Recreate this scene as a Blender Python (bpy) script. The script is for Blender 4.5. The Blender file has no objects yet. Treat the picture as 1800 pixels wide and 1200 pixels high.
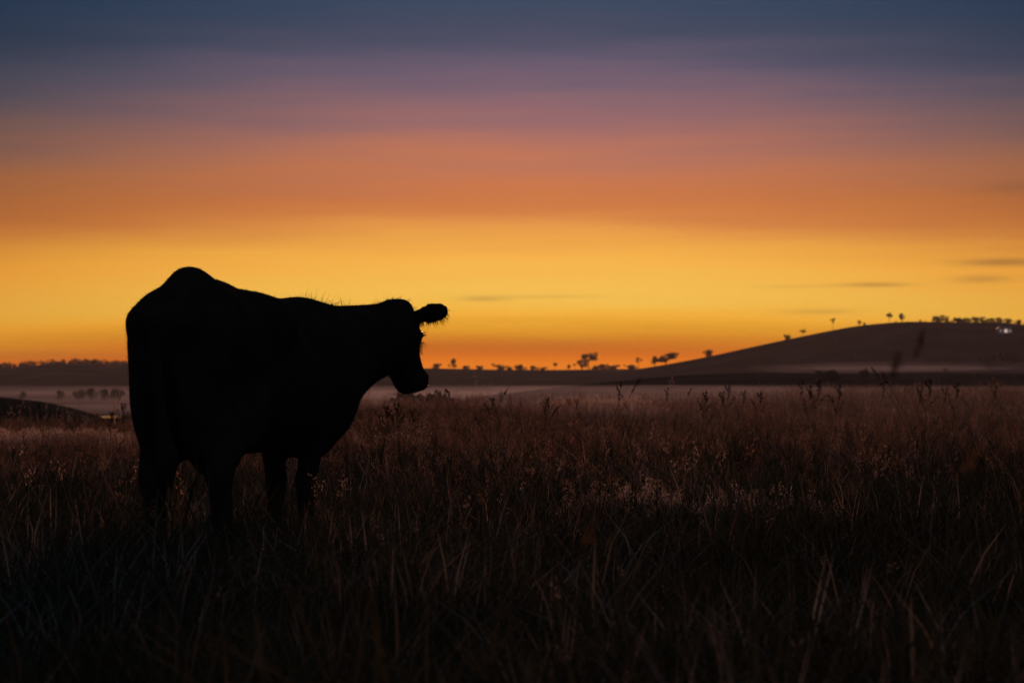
import bpy, bmesh, math, random
import numpy as np
from mathutils import Vector, Matrix, Euler
R = math.radians
scene = bpy.context.scene
col = scene.collection
random.seed(7); rng = np.random.default_rng(7)

# ------------------------------------------------------------------ camera
EYE = 0.90                     # crouching eye height
cam = bpy.data.cameras.new('camera'); camo = bpy.data.objects.new('camera', cam); col.objects.link(camo)
cam.lens = 70; cam.sensor_width = 36; cam.clip_start = 0.05; cam.clip_end = 6000
camo.location = (0, 0, EYE); camo.rotation_euler = (R(90), 0, 0); cam.shift_y = 62 / 1800
cam.dof.use_dof = True; cam.dof.focus_distance = 12.0; cam.dof.aperture_fstop = 4.5
scene.camera = camo
FP = 3500.0; HY = 662.0
def X_at(px, Y): return (px - 900) / FP * Y
def Z_at(py, Y): return EYE + (HY - py) / FP * Y
def at(px, py, Y): return Vector((X_at(px, Y), Y, Z_at(py, Y)))

# ------------------------------------------------------------------ world: dusk sky
scene.render.engine = 'CYCLES'
world = bpy.data.worlds.new('World'); scene.world = world; world.use_nodes = True
wn = world.node_tree.nodes; wl = world.node_tree.links; wn.clear()
def lin(c):
    return tuple((v/255/12.92 if v/255 <= .04045 else ((v/255+.055)/1.055)**2.4) for v in c)
def M(op, a, b=None, c=None, clamp=False):
    n = wn.new('ShaderNodeMath'); n.operation = op; n.use_clamp = clamp
    for i, v in enumerate((a, b, c)):
        if v is None: continue
        if isinstance(v, (int, float)): n.inputs[i].default_value = v
        else: wl.new(v, n.inputs[i])
    return n.outputs[0]
tc = wn.new('ShaderNodeTexCoord'); sx = wn.new('ShaderNodeSeparateXYZ'); wl.new(tc.outputs['Generated'], sx.inputs[0])
elev = M('MULTIPLY', M('ARCSINE', sx.outputs[2]), 180/math.pi)           # degrees above the horizon
azim = M('MULTIPLY', M('ARCTAN2', sx.outputs[0], sx.outputs[1]), 180/math.pi)  # degrees right of the glow
comb = wn.new('ShaderNodeCombineXYZ'); wl.new(M('MULTIPLY', azim, .10), comb.inputs[0]); wl.new(M('MULTIPLY', elev, 1.3), comb.inputs[1])
nz = wn.new('ShaderNodeTexNoise'); nz.inputs['Scale'].default_value = 1.0; nz.inputs['Detail'].default_value = 3; wl.new(comb.outputs[0], nz.inputs['Vector'])
# thin veils of cloud bend the colour bands a little
az13 = M('DIVIDE', azim, 13.0)
el2 = M('ADD', M('ADD', elev, M('MINIMUM', M('MULTIPLY', M('MULTIPLY', az13, az13), .40), 1.6)), M('MULTIPLY', M('SUBTRACT', nz.outputs['Fac'], .5), M('ADD', .35, M('MULTIPLY', M('DIVIDE', elev, 6.0, clamp=True), 1.1))))
ramp = wn.new('ShaderNodeValToRGB'); wl.new(M('DIVIDE', el2, 16.0, clamp=True), ramp.inputs[0])
SKY = [  # elevation in degrees, radiance
 (0.00, (0.8652,0.2139,0.0059)),
 (0.43, (0.8652,0.2139,0.0059)),
 (0.72, (0.7018,0.1424,0.0006)),
 (1.00, (0.7557,0.2067,0.0023)),
 (1.29, (0.7791,0.3090,0.0115)),
 (1.75, (0.9629,0.4694,0.0282)),
 (2.24, (1.2595,0.5953,0.0906)),
 (2.98, (1.0281,0.5162,0.0794)),
 (3.68, (0.9808,0.4602,0.0653)),
 (4.43, (0.7503,0.2642,0.0672)),
 (5.09, (0.6341,0.1854,0.0518)),
 (6.03, (0.5668,0.1921,0.0976)),
 (6.99, (0.3972,0.1597,0.1377)),
 (7.92, (0.2465,0.1329,0.1623)),
 (8.85, (0.1302,0.1044,0.1646)),
 (9.79, (0.0632,0.0699,0.1166)),
 (10.71, (0.0383,0.0671,0.1236)),
 (12.50, (0.0400,0.0620,0.1000)),
 (16.00, (0.0340,0.0540,0.0920)),
]
cr = ramp.color_ramp
cr.interpolation = 'B_SPLINE'
while len(cr.elements) < len(SKY): cr.elements.new(0.5)
for e_, (d, c) in zip(cr.elements, SKY): e_.position = d/16
for e_, (d, c) in zip(cr.elements, SKY): e_.color = tuple(c) + (1,)
# away from the glow and toward the zenith the sky falls off to plain dusk blue
def mixc(f, a, b, mode='MIX'):
    n = wn.new('ShaderNodeMix'); n.data_type = 'RGBA'; n.blend_type = mode
    if isinstance(f, (int, float)): n.inputs[0].default_value = f
    else: wl.new(f, n.inputs[0])
    for i, v in ((6, a), (7, b)):
        if isinstance(v, tuple): n.inputs[i].default_value = v
        else: wl.new(v, n.inputs[i])
    return n.outputs[2]
a2 = M('DIVIDE', M('SUBTRACT', azim, 1.0), 26.0)
glow = M('POWER', 2.718, M('MULTIPLY', M('MULTIPLY', a2, a2), -1.0))
dusk = (0.030, 0.042, 0.066, 1)
up = M('DIVIDE', M('SUBTRACT', elev, 3.0), 7.5, clamp=True)
fall = wn.new('ShaderNodeCombineXYZ')             # warm light narrows with height, blue fades fastest low down
for i, (e0, e1) in enumerate(((.5, 3.4), (.9, 2.0), (2.3, 1.5))):
    wl.new(M('POWER', glow, M('ADD', M('MULTIPLY', up, e1-e0), e0)), fall.inputs[i])
a3 = M('DIVIDE', azim, 55.0)
away = M('SUBTRACT', 1.0, M('POWER', 2.718, M('MULTIPLY', M('MULTIPLY', a3, a3), -1.0)))
colr = mixc(1.0, mixc(1.0, ramp.outputs[0], fall.outputs[0], 'MULTIPLY'), mixc(away, (0,0,0,1), dusk), 'ADD')
# small dark streaks of cloud low over the hill
def blob(az, el, sa, se):
    p = M('DIVIDE', M('SUBTRACT', azim, az), sa); q = M('DIVIDE', M('SUBTRACT', elev, el), se)
    return M('POWER', 2.718, M('MULTIPLY', M('ADD', M('MULTIPLY', p, p), M('MULTIPLY', q, q)), -1.0))
def az_(px): return math.degrees(math.atan((px-900)/FP))
def el_(py): return math.degrees(math.atan((HY-py)/FP))
cl = None
for px, py, wx, wy, s in ((850, 525, 45, 5, .28), (960, 521, 90, 3.5, .14), (1535, 503, 60, 4, .42), (1765, 467, 75, 7, .50), (1725, 495, 50, 7, .34),
                          (1440, 549, 60, 5, .22), (1790, 340, 70, 12, .30), (1390, 505, 60, 3, .14), (1000, 608, 330, 16, .20), (90, 625, 200, 8, .16), (560, 610, 240, 14, .14)):
    b = M('MULTIPLY', blob(az_(px), el_(py), wx/FP*57.3, wy/FP*57.3), s)
    cl = b if cl is None else M('ADD', cl, b)
nz2 = wn.new('ShaderNodeTexNoise'); nz2.inputs['Scale'].default_value = 2.2; nz2.inputs['Detail'].default_value = 4; wl.new(comb.outputs[0], nz2.inputs['Vector'])
cl = M('MULTIPLY', cl, M('ADD', .55, M('MULTIPLY', nz2.outputs['Fac'], .9)), clamp=True)
colr = mixc(cl, colr, (0.16, 0.075, 0.035, 1))
bg = wn.new('ShaderNodeBackground'); wl.new(colr, bg.inputs['Color']); bg.inputs['Strength'].default_value = 1.0
wo = wn.new('ShaderNodeOutputWorld'); wl.new(bg.outputs[0], wo.inputs['Surface'])

# ------------------------------------------------------------------ afterglow of the sun just under the skyline
sun = bpy.data.lights.new('sun', 'SUN'); suno = bpy.data.objects.new('sun', sun); col.objects.link(suno)
sun.energy = 1.3; sun.angle = R(12); sun.color = (1.0, .42, .24)
suno.rotation_euler = (R(-(90-7)), 0, R(-2)); suno.location = (0, 60, 30)

scene.view_settings.view_transform = 'Standard'; scene.view_settings.look = 'None'
scene.view_settings.exposure = 0; scene.view_settings.gamma = 1; scene.view_settings.use_curve_mapping = False
cy = scene.cycles
cy.max_bounces = 4; cy.diffuse_bounces = 2; cy.glossy_bounces = 1; cy.transmission_bounces = 3; cy.volume_bounces = 1; cy.transparent_max_bounces = 8
cy.use_denoising = True
try: cy.denoiser = 'OPENIMAGEDENOISE'
except Exception: pass
cy.sample_clamp_indirect = 4

# ------------------------------------------------------------------ helpers
def material(name, build):
    m = bpy.data.materials.new(name); m.use_nodes = True
    nt = m.node_tree; nt.nodes.clear()
    out = nt.nodes.new('ShaderNodeOutputMaterial')
    build(nt, out)
    return m
def ramp_node(nt, fac, stops):
    n = nt.nodes.new('ShaderNodeValToRGB'); nt.links.new(fac, n.inputs[0])
    while len(n.color_ramp.elements) < len(stops): n.color_ramp.elements.new(.5)
    for e_, (p, c) in zip(n.color_ramp.elements, stops): e_.position = p
    for e_, (p, c) in zip(n.color_ramp.elements, stops): e_.color = tuple(c) + (1,)
    return n.outputs[0]
def noisy(name, stops, scale=1.0, rough=.9, bump=0, bscale=None, spec=.2, detail=6):
    def b(nt, out):
        t = nt.nodes.new('ShaderNodeTexCoord'); n = nt.nodes.new('ShaderNodeTexNoise')
        n.inputs['Scale'].default_value = scale; n.inputs['Detail'].default_value = detail
        nt.links.new(t.outputs['Object'], n.inputs['Vector'])
        p = nt.nodes.new('ShaderNodeBsdfPrincipled'); p.inputs['Roughness'].default_value = rough; p.inputs['Specular IOR Level'].default_value = spec
        nt.links.new(ramp_node(nt, n.outputs['Fac'], stops), p.inputs['Base Color'])
        if bump:
            n2 = nt.nodes.new('ShaderNodeTexNoise'); n2.inputs['Scale'].default_value = bscale or scale*4; n2.inputs['Detail'].default_value = 5
            nt.links.new(t.outputs['Object'], n2.inputs['Vector'])
            bp = nt.nodes.new('ShaderNodeBump'); bp.inputs['Strength'].default_value = bump; bp.inputs['Distance'].default_value = .02
            nt.links.new(n2.outputs['Fac'], bp.inputs['Height']); nt.links.new(bp.outputs[0], p.inputs['Normal'])
        nt.links.new(p.outputs[0], out.inputs[0])
    return material(name, b)
def leafy(name, stops, trans=.35, noise_scale=None):
    """thin leaf or blade: diffuse front, some light through; colour varies from plant to plant"""
    def b(nt, out):
        oi = nt.nodes.new('ShaderNodeObjectInfo')
        fac = oi.outputs['Random']
        c = ramp_node(nt, fac, stops)
        d = nt.nodes.new('ShaderNodeBsdfPrincipled'); d.inputs['Roughness'].default_value = .85; d.inputs['Specular IOR Level'].default_value = .02
        t = nt.nodes.new('ShaderNodeBsdfTranslucent')
        nt.links.new(c, d.inputs['Base Color']); nt.links.new(c, t.inputs['Color'])
        mx = nt.nodes.new('ShaderNodeMixShader'); mx.inputs[0].default_value = trans
        nt.links.new(d.outputs[0], mx.inputs[1]); nt.links.new(t.outputs[0], mx.inputs[2]); nt.links.new(mx.outputs[0], out.inputs[0])
    return material(name, b)
def volume(name, density, color=(.80,.84,1.0), g=.6):
    def b(nt, out):
        v = nt.nodes.new('ShaderNodeVolumePrincipled')
        v.inputs['Density'].default_value = density; v.inputs['Color'].default_value = color + (1,); v.inputs['Anisotropy'].default_value = g
        nt.links.new(v.outputs[0], out.inputs['Volume'])
    return material(name, b)

MAT = dict(
 ground = noisy('paddock_soil', [(.3,(.030,.026,.014)),(.6,(.055,.042,.024)),(.8,(.075,.055,.032))], scale=.6, spec=0, rough=1),
 hill = noisy('hill_pasture', [(.32,(.018,.021,.017)),(.5,(.038,.042,.034)),(.62,(.058,.058,.046)),(.75,(.090,.085,.068))], scale=.04, detail=10, spec=0, rough=1),
 hide = noisy('black_hide', [(.3,(.045,.031,.025)),(.7,(.075,.050,.038))], scale=9, rough=1, bump=.25, bscale=60, spec=0),
 hair = noisy('black_hair', [(.3,(.045,.030,.023)),(.7,(.085,.056,.042))], scale=20, rough=.9, spec=.03),
 bark = noisy('bark', [(.3,(.05,.04,.03)),(.7,(.10,.08,.06))], scale=3),
 water = noisy('still_water', [(.3,(.02,.02,.02)),(.7,(.03,.03,.03))], scale=1, rough=.08, spec=.5, bump=.02, bscale=3),
 pond = noisy('rippled_water', [(.3,(.03,.03,.03)),(.7,(.04,.04,.04))], scale=1, rough=.2, spec=.5, bump=.15, bscale=2),
 housewall = noisy('painted_weatherboard', [(.3,(.55,.53,.50)),(.7,(.65,.62,.58))], scale=2),
 houseroof = noisy('iron_roof', [(.3,(.20,.19,.19)),(.7,(.26,.25,.25))], scale=3, rough=.5),
 grass = leafy('dimmed_meadow_blades', [(0,(.026,.036,.018)),(.35,(.048,.058,.030)),(.65,(.080,.082,.048)),(.85,(.13,.115,.080)),(1,(.40,.34,.28))], .25),  # greener near grass, darkened further so the colour carries the dim foreground
 dry = leafy('dry_meadow_blades', [(0,(.16,.10,.05)),(.35,(.32,.18,.11)),(.7,(.48,.29,.20)),(1,(.62,.46,.36))], .6),
 stem = leafy('dry_stems', [(0,(.14,.080,.050)),(.5,(.30,.18,.12)),(.85,(.45,.30,.22)),(1,(.62,.50,.40))], .5),
 pale = leafy('backlight_feather_grass', [(0,(.55,.43,.36)),(1,(.75,.63,.55))], .60),  # pale seeding grass, its colour lifted further to paint in backlight
 speck = leafy('pale_seed', [(0,(.22,.17,.13)),(1,(.46,.38,.31))], .45),
 stalk = leafy('dark_weed_stalk', [(0,(.035,.022,.014)),(1,(.08,.05,.032))], .15),
 leaf = leafy('gum_leaves', [(0,(.035,.045,.022)),(1,(.065,.072,.038))], .2),
)
def lit_window(nt, out):
    e_ = nt.nodes.new('ShaderNodeEmission'); e_.inputs[0].default_value = (1, .72, .60, 1); e_.inputs[1].default_value = .6
    nt.links.new(e_.outputs[0], out.inputs[0])
MAT['lit'] = material('lit_window', lit_window)

def mesh_obj(name, V, F, mat, parent=None, smooth=False, loc=None):
    me = bpy.data.meshes.new(name); me.from_pydata([tuple(v) for v in V], [], [tuple(int(i) for i in f) for f in F]); me.update()
    if smooth: me.shade_smooth()
    me.materials.append(mat)
    o = bpy.data.objects.new(name, me); col.objects.link(o)
    if parent: o.parent = parent
    if loc is not None: o.location = loc
    return o
def empty(name, loc=(0,0,0), rz=0, sc=1):
    o = bpy.data.objects.new(name, None); col.objects.link(o); o.location = loc; o.rotation_euler = (0,0,rz); o.scale = (sc,)*3; o.empty_display_size = .2
    return o
def tag(o, label=None, cat=None, group=None, kind=None):
    if label: o['label'] = label
    if cat: o['category'] = cat
    if group: o['group'] = group
    if kind: o['kind'] = kind
    return o
def tube(V, F, pts, rads, n=6):
    """append a tapered tube along pts"""
    b0 = len(V); P = [Vector(p) for p in pts]
    for i, p in enumerate(P):
        t = (P[min(i+1, len(P)-1)] - P[max(i-1, 0)]).normalized()
        a = t.orthogonal().normalized() if abs(t.z) > .99 else t.cross(Vector((0,0,1))).normalized(); b = t.cross(a)
        for k in range(n):
            an = 2*math.pi*k/n
            V.append(p + (a*math.cos(an) + b*math.sin(an))*rads[i])
    for i in range(len(P)-1):
        for k in range(n):
            F.append((b0+i*n+k, b0+i*n+(k+1) % n, b0+(i+1)*n+(k+1) % n, b0+(i+1)*n+k))
    F.append(tuple(b0+(len(P)-1)*n+k for k in range(n)))

# ------------------------------------------------------------------ terrain
def S(t): t = np.clip(t, 0, 1); return t*t*(3-2*t)
def fnoise(x, y):
    return (np.sin(x*1.3+.7*y)*.4 + np.sin(x*.37-1.1*y+1.3)*.6 + np.sin(2.7*x+1.9*y+.5)*.2)
def ground_z(x, y):
    x = np.asarray(x, float); y = np.asarray(y, float)
    d = np.hypot(x, y); ang = np.degrees(np.arctan2(x, np.maximum(y, 1e-3)))
    crest = 42 + 24*S((ang-1)/11)                   # the paddock runs on farther to the right
    z = -.45*S((-ang-3)/8)*S((d-12)/26) + .12*S((ang-4)/8)*S((d-20)/30)
    z = z + .035*fnoise(x*.9, y*.9)*S((d-1)/5)
    t = np.maximum(d-crest, 0)
    fall = 5.6*(1-np.exp(-(t/75)**1.5))
    z = z - fall
    z = z + .35*fnoise(x*.02, y*.02)*S((d-160)/100)
    return z
ang = np.concatenate([np.linspace(-40, 40, 240), np.linspace(40, 320, 80)[1:-1]])
rad = np.concatenate([[.4], np.geomspace(.9, 1720, 150)])
A, RR = np.meshgrid(np.radians(ang), rad); gx = np.sin(A)*RR; gy = np.cos(A)*RR; gz = ground_z(gx, gy)
V = np.stack([gx, gy, gz], -1).reshape(-1, 3); na = len(ang); nr = len(rad); F = []
for i in range(nr-1):
    for k in range(na): F.append((i*na+k, i*na+(k+1) % na, (i+1)*na+(k+1) % na, (i+1)*na+k))
F.append(tuple(range(na-1, -1, -1)))
tag(mesh_obj('ground', V, [f[::-1] for f in F], MAT['ground'], smooth=False), kind='structure')

class Ridge:
    """a long rise of ground: skyline points (pixel x, pixel y) seen at distance Y, own depth front and back"""
    def __init__(s, name, Y, pts, front, back, base, mat, bump=.25):
        s.Y = Y; s.front = front; s.back = back; s.base = base
        s.xs = np.array([X_at(p[0], Y) for p in pts]); s.zs = np.array([Z_at(p[1], Y) for p in pts]); s.bump = bump
        xx = np.linspace(s.xs[0], s.xs[-1], 260); yy = np.linspace(Y-2.2*front, Y+2.2*back, 70)
        XX, YY = np.meshgrid(xx, yy); ZZ = s.z(XX, YY)
        V = np.stack([XX, YY, ZZ], -1).reshape(-1, 3); n = len(xx)
        F = [(i*n+k, i*n+k+1, (i+1)*n+k+1, (i+1)*n+k) for i in range(len(yy)-1) for k in range(n-1)]
        s.o = tag(mesh_obj(name, V, F, mat, smooth=True), kind='structure')
    def crest(s, x):
        h = s.xs[1]-s.xs[0]
        w = abs(s.xs[-1]-s.xs[0])*.012
        return sum(np.interp(x+d*w, s.xs, s.zs) for d in (-1, -.5, 0, .5, 1))/5
    def z(s, x, y):
        c = s.crest(x); dy = y - s.Y
        k = np.where(dy < 0, np.abs(dy)/s.front, np.abs(dy)/s.back)
        f = np.exp(-k**2*1.1)
        return s.base + (c - s.base)*f + s.bump*(fnoise(x*.03, y*.04)+.5*fnoise(x*.09+2, y*.11))*S(k*2) - .8*S((k-1.6)/.6)
hill = Ridge('hill', 1120, [(700,676),(1000,664),(1100,652),(1180,639),(1250,626),(1330,608),(1420,589),(1500,573),(1560,567),(1600,565),(1650,567),(1700,567),(1750,567),(1800,573),(1900,585),(2100,600),(2500,640),(2900,690)], 190, 260, -6.2, MAT['hill'], .8)
far_ridge = Ridge('far_ridge', 1330, [(-900,690),(0,668),(250,655),(420,650),(600,648),(760,647),(900,650),(1000,650),(1100,648),(1250,650),(1700,668),(2400,690)], 230, 200, -6.2, MAT['hill'], .4)
wood_ridge = Ridge('wooded_ridge', 1480, [(-1500,690),(-700,650),(-250,634),(-100,636),(0,645),(25,648),(60,642),(100,640),(140,638),(180,640),(260,643),(330,650),(420,668),(600,690)], 190, 170, -6.4, MAT['hill'], .4)
low_rise = Ridge('low_rise', 455, [(820,700),(950,684),(1100,668),(1200,659),(1330,655),(1480,656),(1650,655),(1800,656),(2100,660),(2500,690)], 75, 85, -6.0, MAT['hill'], .2)
hump = Ridge('grassy_hump', 190, [(-500,720),(-250,700),(-60,696),(0,698),(60,705),(105,715),(130,725),(155,740),(200,775)], 26, 30, -6.0, MAT['hill'], .12)

# creek water shining on the valley floor
V = []; F = []
wc = (-68.5, 330); wz = max(float(ground_z(wc[0]+a, wc[1]+b)) for a in (-4,0,4) for b in (-14,0,14)) + .04
for k in range(48):
    a = 2*math.pi*k/48; w = 1 + .18*math.sin(3*a+1) + .1*math.sin(5*a)
    V.append((wc[0] + 1.9*w*math.cos(a) + .5*math.sin(a*2), wc[1] + 14*w*math.sin(a), wz))
tag(mesh_obj('pond', V, [tuple(range(48))], MAT['pond']), kind='structure')

# ------------------------------------------------------------------ the cow
def smin(a, b, k):
    h = np.clip(.5+.5*(b-a)/k, 0, 1); return b*(1-h)+a*h-k*h*(1-h)
def sd_ell(P, c, r, Rm=None):
    q = P-np.array(c)
    if Rm is not None: q = q@Rm
    r = np.array(r); k0 = np.sqrt(((q/r)**2).sum(1)); k1 = np.sqrt(((q/r**2)**2).sum(1))+1e-9
    return k0*(k0-1)/k1
def sd_cap(P, a, b, ra, rb):
    a = np.array(a, float); b = np.array(b, float); ab = b-a; t = np.clip(((P-a)@ab)/(ab@ab), 0, 1)
    return np.linalg.norm(P-(a+t[:, None]*ab), axis=1)-(ra+(rb-ra)*t)
COW = dict(yaw=21.5, poll=(1.232,-.213,1.265), haz=-21.6, hpitch=63.3, hs=.948, hlen=.865)
az, pt = R(COW['haz']), R(COW['hpitch'])
ha = np.array([math.cos(az)*math.cos(pt), math.sin(az)*math.cos(pt), -math.sin(pt)])    # along the face
hs = np.array([-math.sin(az), math.cos(az), 0.]); hu = np.cross(ha, hs); hu = hu if hu[2] > 0 else -hu
def HF(a_, u_, s_): return np.array(COW['poll']) + COW['hs']*(a_*COW['hlen']*ha + u_*hu + s_*hs)
def build_cow():
    L = []
    def E(c, r, k=.06, Rm=None):
        rr = np.array([max(r)]*3) if Rm is not None else np.array(r)
        L.append((lambda P: sd_ell(P, c, r, Rm), np.array(c)-rr, np.array(c)+rr, k))
    def C(a, b, ra, rb, k=.05):
        m = max(ra, rb); L.append((lambda P: sd_cap(P, a, b, ra, rb), np.minimum(a, b)-m, np.maximum(a, b)+m, k))
    E((0,0,.932), (.72,.316,.377), .05); E((-.474,0,1.086), (.315,.282,.270), .10); E((.513,0,.913), (.367,.271,.391), .10)
    for s in (1, -1):
        E((-.522,s*.115,.878), (.264,.10,.383), .07); E((.526,s*.171,.882), (.184,.138,.277), .08)
        C((-.197,s*.25,1.155), (-.247,s*.17,1.165), .12, .12, .09); C((-.748,s*.095,1.160), (-.628,s*.09,1.19), .07, .07, .08)
    C((-.62,0,1.282), (-.516,0,1.322), .03, .083, .08); C((-.510,0,1.300), (-.295,0,1.245), .080, .084, .06); C((-.295,0,1.252), (.007,0,1.208), .088, .09, .08); C((.105,0,1.193), (.55,0,1.192), .089, .063, .08)
    E((.671,0,.744), (.155,.136,.242), .10)
    C((.578,0,1.044), (1.086,-.226,1.130), .221, .165, .10); C((.557,0,.844), (1.034,-.16,1.051), .236, .125, .10)
    h = COW['hs']; RH = np.stack([ha, hu, hs], 1)
    C(HF(0,0,.045), HF(0,0,-.045), .062*h, .062*h, .05); E(HF(.10,-.07,0), (.15*h,.115*h,.118*h), .05, RH)
    C(HF(.10,-.045,0), HF(.40,-.045,0), .095*h, .066*h, .05)
    E(HF(.470,-.060,0), (.066*h,.080*h,.086*h), .025, RH); E(HF(.478,-.002,0), (.042*h,.042*h,.060*h), .014, RH); E(HF(.455,-.135,0), (.060*h,.042*h,.058*h), .025, RH)
    for s in (1, -1):
        C(HF(.14,-.17,s*.05), HF(.40,-.12,s*.025), .075*h, .045*h, .04)
        E(HF(.175,-.004,s*.098), (.048*h,.034*h,.027*h), .03, RH)
        E(HF(.515,-.035,s*.045), (.022*h,.03*h,.026*h), .02, RH)
    C((1.086,-.226,1.124), HF(.06,-.09,0), .164, .115*h, .06); C((1.034,-.16,1.051), HF(.17,-.15,0), .125, .095*h, .06)
    for s in (1, -1):
        t = R(9); ed = s*hs*math.cos(t) + math.sin(t)*np.array([0,0,1.]); ed /= np.linalg.norm(ed)
        n = hu-(hu@ed)*ed; n /= np.linalg.norm(n); w = np.cross(ed, n); b = HF(.055,-.005,s*.10)
        C(b, b+ed*.06, .028, .030, .02); E(b+ed*.165, (.115,.058,.017), .03, np.stack([ed, w, n], 1))
    # hind legs
    for s, (sx_, y, hx, y2, hz) in ((1, (-.38,.182,-.65,.105,.46)), (-1, (-.404,.20,-.665,.238,.50))):
        C((sx_,s*y,.74), (hx+.03,s*y2,hz+.07), .145 if s < 0 else .125, .062, .06); C((hx+.03,s*y2,hz+.07), (hx,s*y2,hz), .062, .058, .04)
        C((hx,s*y2,hz), (hx+.05,s*y2,.13), .054, .043, .04); C((hx+.05,s*y2,.13), (hx+.10,s*y2,.05), .05, .045, .03); C((hx+.09,s*y2,.04), (hx+.13,s*y2,.03), .055, .05, .02)
    # fore legs
    for s, (ex, y, kx, y2) in ((1, (.47,.13,.50,.108)), (-1, (.46,.14,.40,.112))):
        C((ex,s*y,.72), (kx,s*y2,.42), .075, .047, .05); C((kx+.004,s*y2,.42), (kx,s*y2,.36), .048, .044, .03); C((kx,s*y2,.38), (kx,s*y2,.13), .042, .036, .03)
        C((kx,s*y2,.13), (kx+.04,s*y2,.05), .044, .04, .03); C((kx+.04,s*y2,.04), (kx+.07,s*y2,.03), .053, .05, .02)
    # tail and udder
    x = -.62
    T = [(x-.08,0,1.23),(x-.17,0,1.16),(x-.20,-.01,1.0),(x-.19,-.04,.72),(x-.16,-.05,.56),(x-.15,-.05,.45)]; TR = [.05,.035,.028,.026,.045,.02]
    for i in range(5): C(T[i], T[i+1], TR[i], TR[i+1], .03)
    E((-.28,0,.58), (.15,.11,.13), .05)
    res = .0135
    lo = np.min([l[1] for l in L], 0)-.06; hi = np.max([l[2] for l in L], 0)+.06; n = np.ceil((hi-lo)/res).astype(int)+1
    ax = [lo[i]+res*np.arange(n[i]) for i in range(3)]; D = np.full(n, 1.0, np.float32)
    for f, a, b, k in L:
        i0 = np.maximum(((a-lo-.12)/res).astype(int), 0); i1 = np.minimum(((b-lo+.12)/res).astype(int)+2, n)
        g = np.stack(np.meshgrid(*[ax[j][i0[j]:i1[j]] for j in range(3)], indexing='ij'), -1); sh = g.shape[:3]
        d = f(g.reshape(-1, 3)).reshape(sh); sl = tuple(slice(i0[j], i1[j]) for j in range(3)); D[sl] = smin(D[sl], d, k)
    # surface nets
    ins = D < 0; c8 = np.zeros(np.array(D.shape)-1, int)
    offs = [(i, j, k) for i in (0,1) for j in (0,1) for k in (0,1)]
    nn = np.array(D.shape)
    for o in offs: c8 += ins[o[0]:nn[0]-1+o[0], o[1]:nn[1]-1+o[1], o[2]:nn[2]-1+o[2]]
    act = np.argwhere((c8 > 0) & (c8 < 8)); idx = -np.ones(c8.shape, int); idx[tuple(act.T)] = np.arange(len(act))
    acc = np.zeros((len(act), 3)); cnt = np.zeros(len(act))
    for p in offs:
        for axx in range(3):
            if p[axx]: continue
            q = list(p); q[axx] = 1
            a = D[act[:,0]+p[0], act[:,1]+p[1], act[:,2]+p[2]]; b = D[act[:,0]+q[0], act[:,1]+q[1], act[:,2]+q[2]]
            m = (a < 0) != (b < 0); t = np.where(m, a/np.where(m, a-b, 1), 0)
            pos = np.tile(np.array(p, float), (len(act), 1)); pos[:, axx] += t
            acc += pos*m[:, None]; cnt += m
    V = lo + res*(act + acc/cnt[:, None])
    F = []
    for axx in range(3):
        u, v = [(1,2),(2,0),(0,1)][axx]
        sl0 = [slice(None)]*3; sl1 = [slice(None)]*3; sl0[axx] = slice(0, -1); sl1[axx] = slice(1, None)
        e_ = np.argwhere(ins[tuple(sl0)] != ins[tuple(sl1)])
        e_ = e_[(e_[:, u] > 0) & (e_[:, v] > 0) & (e_[:, u] < nn[u]-1) & (e_[:, v] < nn[v]-1)]
        def cell(du, dv):
            q = e_.copy(); q[:, u] -= du; q[:, v] -= dv; return idx[tuple(q.T)]
        Q = np.stack([cell(1,1), cell(0,1), cell(0,0), cell(1,0)], 1)
        fl = ~ins[tuple(e_.T)]; Q[fl] = Q[fl][:, ::-1]; F.append(Q)
    F = np.concatenate(F)
    # relax
    for it in range(3):
        sm = np.zeros_like(V); ct = np.zeros(len(V))
        for a, b in ((0,1),(1,2),(2,3),(3,0)):
            np.add.at(sm, F[:, a], V[F[:, b]]); np.add.at(ct, F[:, a], 1); np.add.at(sm, F[:, b], V[F[:, a]]); np.add.at(ct, F[:, b], 1)
        V = V + .4*(sm/ct[:, None]-V)
    return V, F
CX, CY = X_at(431.95, 9.403), 9.403
cow = empty('cow', (CX, CY, float(ground_z(CX, CY))*0 - .017), R(90-COW['yaw']))
tag(cow, 'black cow standing in the grass, seen from behind with its head turned right', 'cow')
CV, CF = build_cow()
body = mesh_obj('body', CV, CF, MAT['hide'], cow, smooth=True)
nrm = np.array([tuple(v.normal) for v in body.data.vertices])
def hairs(name, roots, dirs, lens, width, seed, curl=.3, segs=2):
    r = np.random.default_rng(seed); V = []; F = []
    for p, d, l in zip(roots, dirs, lens):
        p = Vector(p); d = Vector(d).normalized(); s = d.orthogonal().normalized(); s.rotate(Matrix.Rotation(r.uniform(0, 6.28), 3, d)); s *= width
        bend = Vector(r.normal(size=3))*curl
        b = len(V); m = p+d*l*.5+bend*l*.12; e_ = p+d*l+bend*l*.5
        V += [p-s, p+s, m+s*.7, m-s*.7, e_]; F += [(b, b+1, b+2, b+3), (b+3, b+2, b+4)]
    return tag(mesh_obj(name, V, F, MAT['hair'], cow), kind='stuff')
r2 = np.random.default_rng(3)
pick = r2.choice(len(CV), 42000); pick = pick[CV[pick, 2] > .25]
dd = nrm[pick]*.75 + np.array([-.22,0,-.35]) + r2.normal(size=(len(pick),3))*.22
hairs('coat_hair', CV[pick]-nrm[pick]*.002, dd, r2.uniform(.006,.015,len(pick)), .0006, 4)
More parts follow.
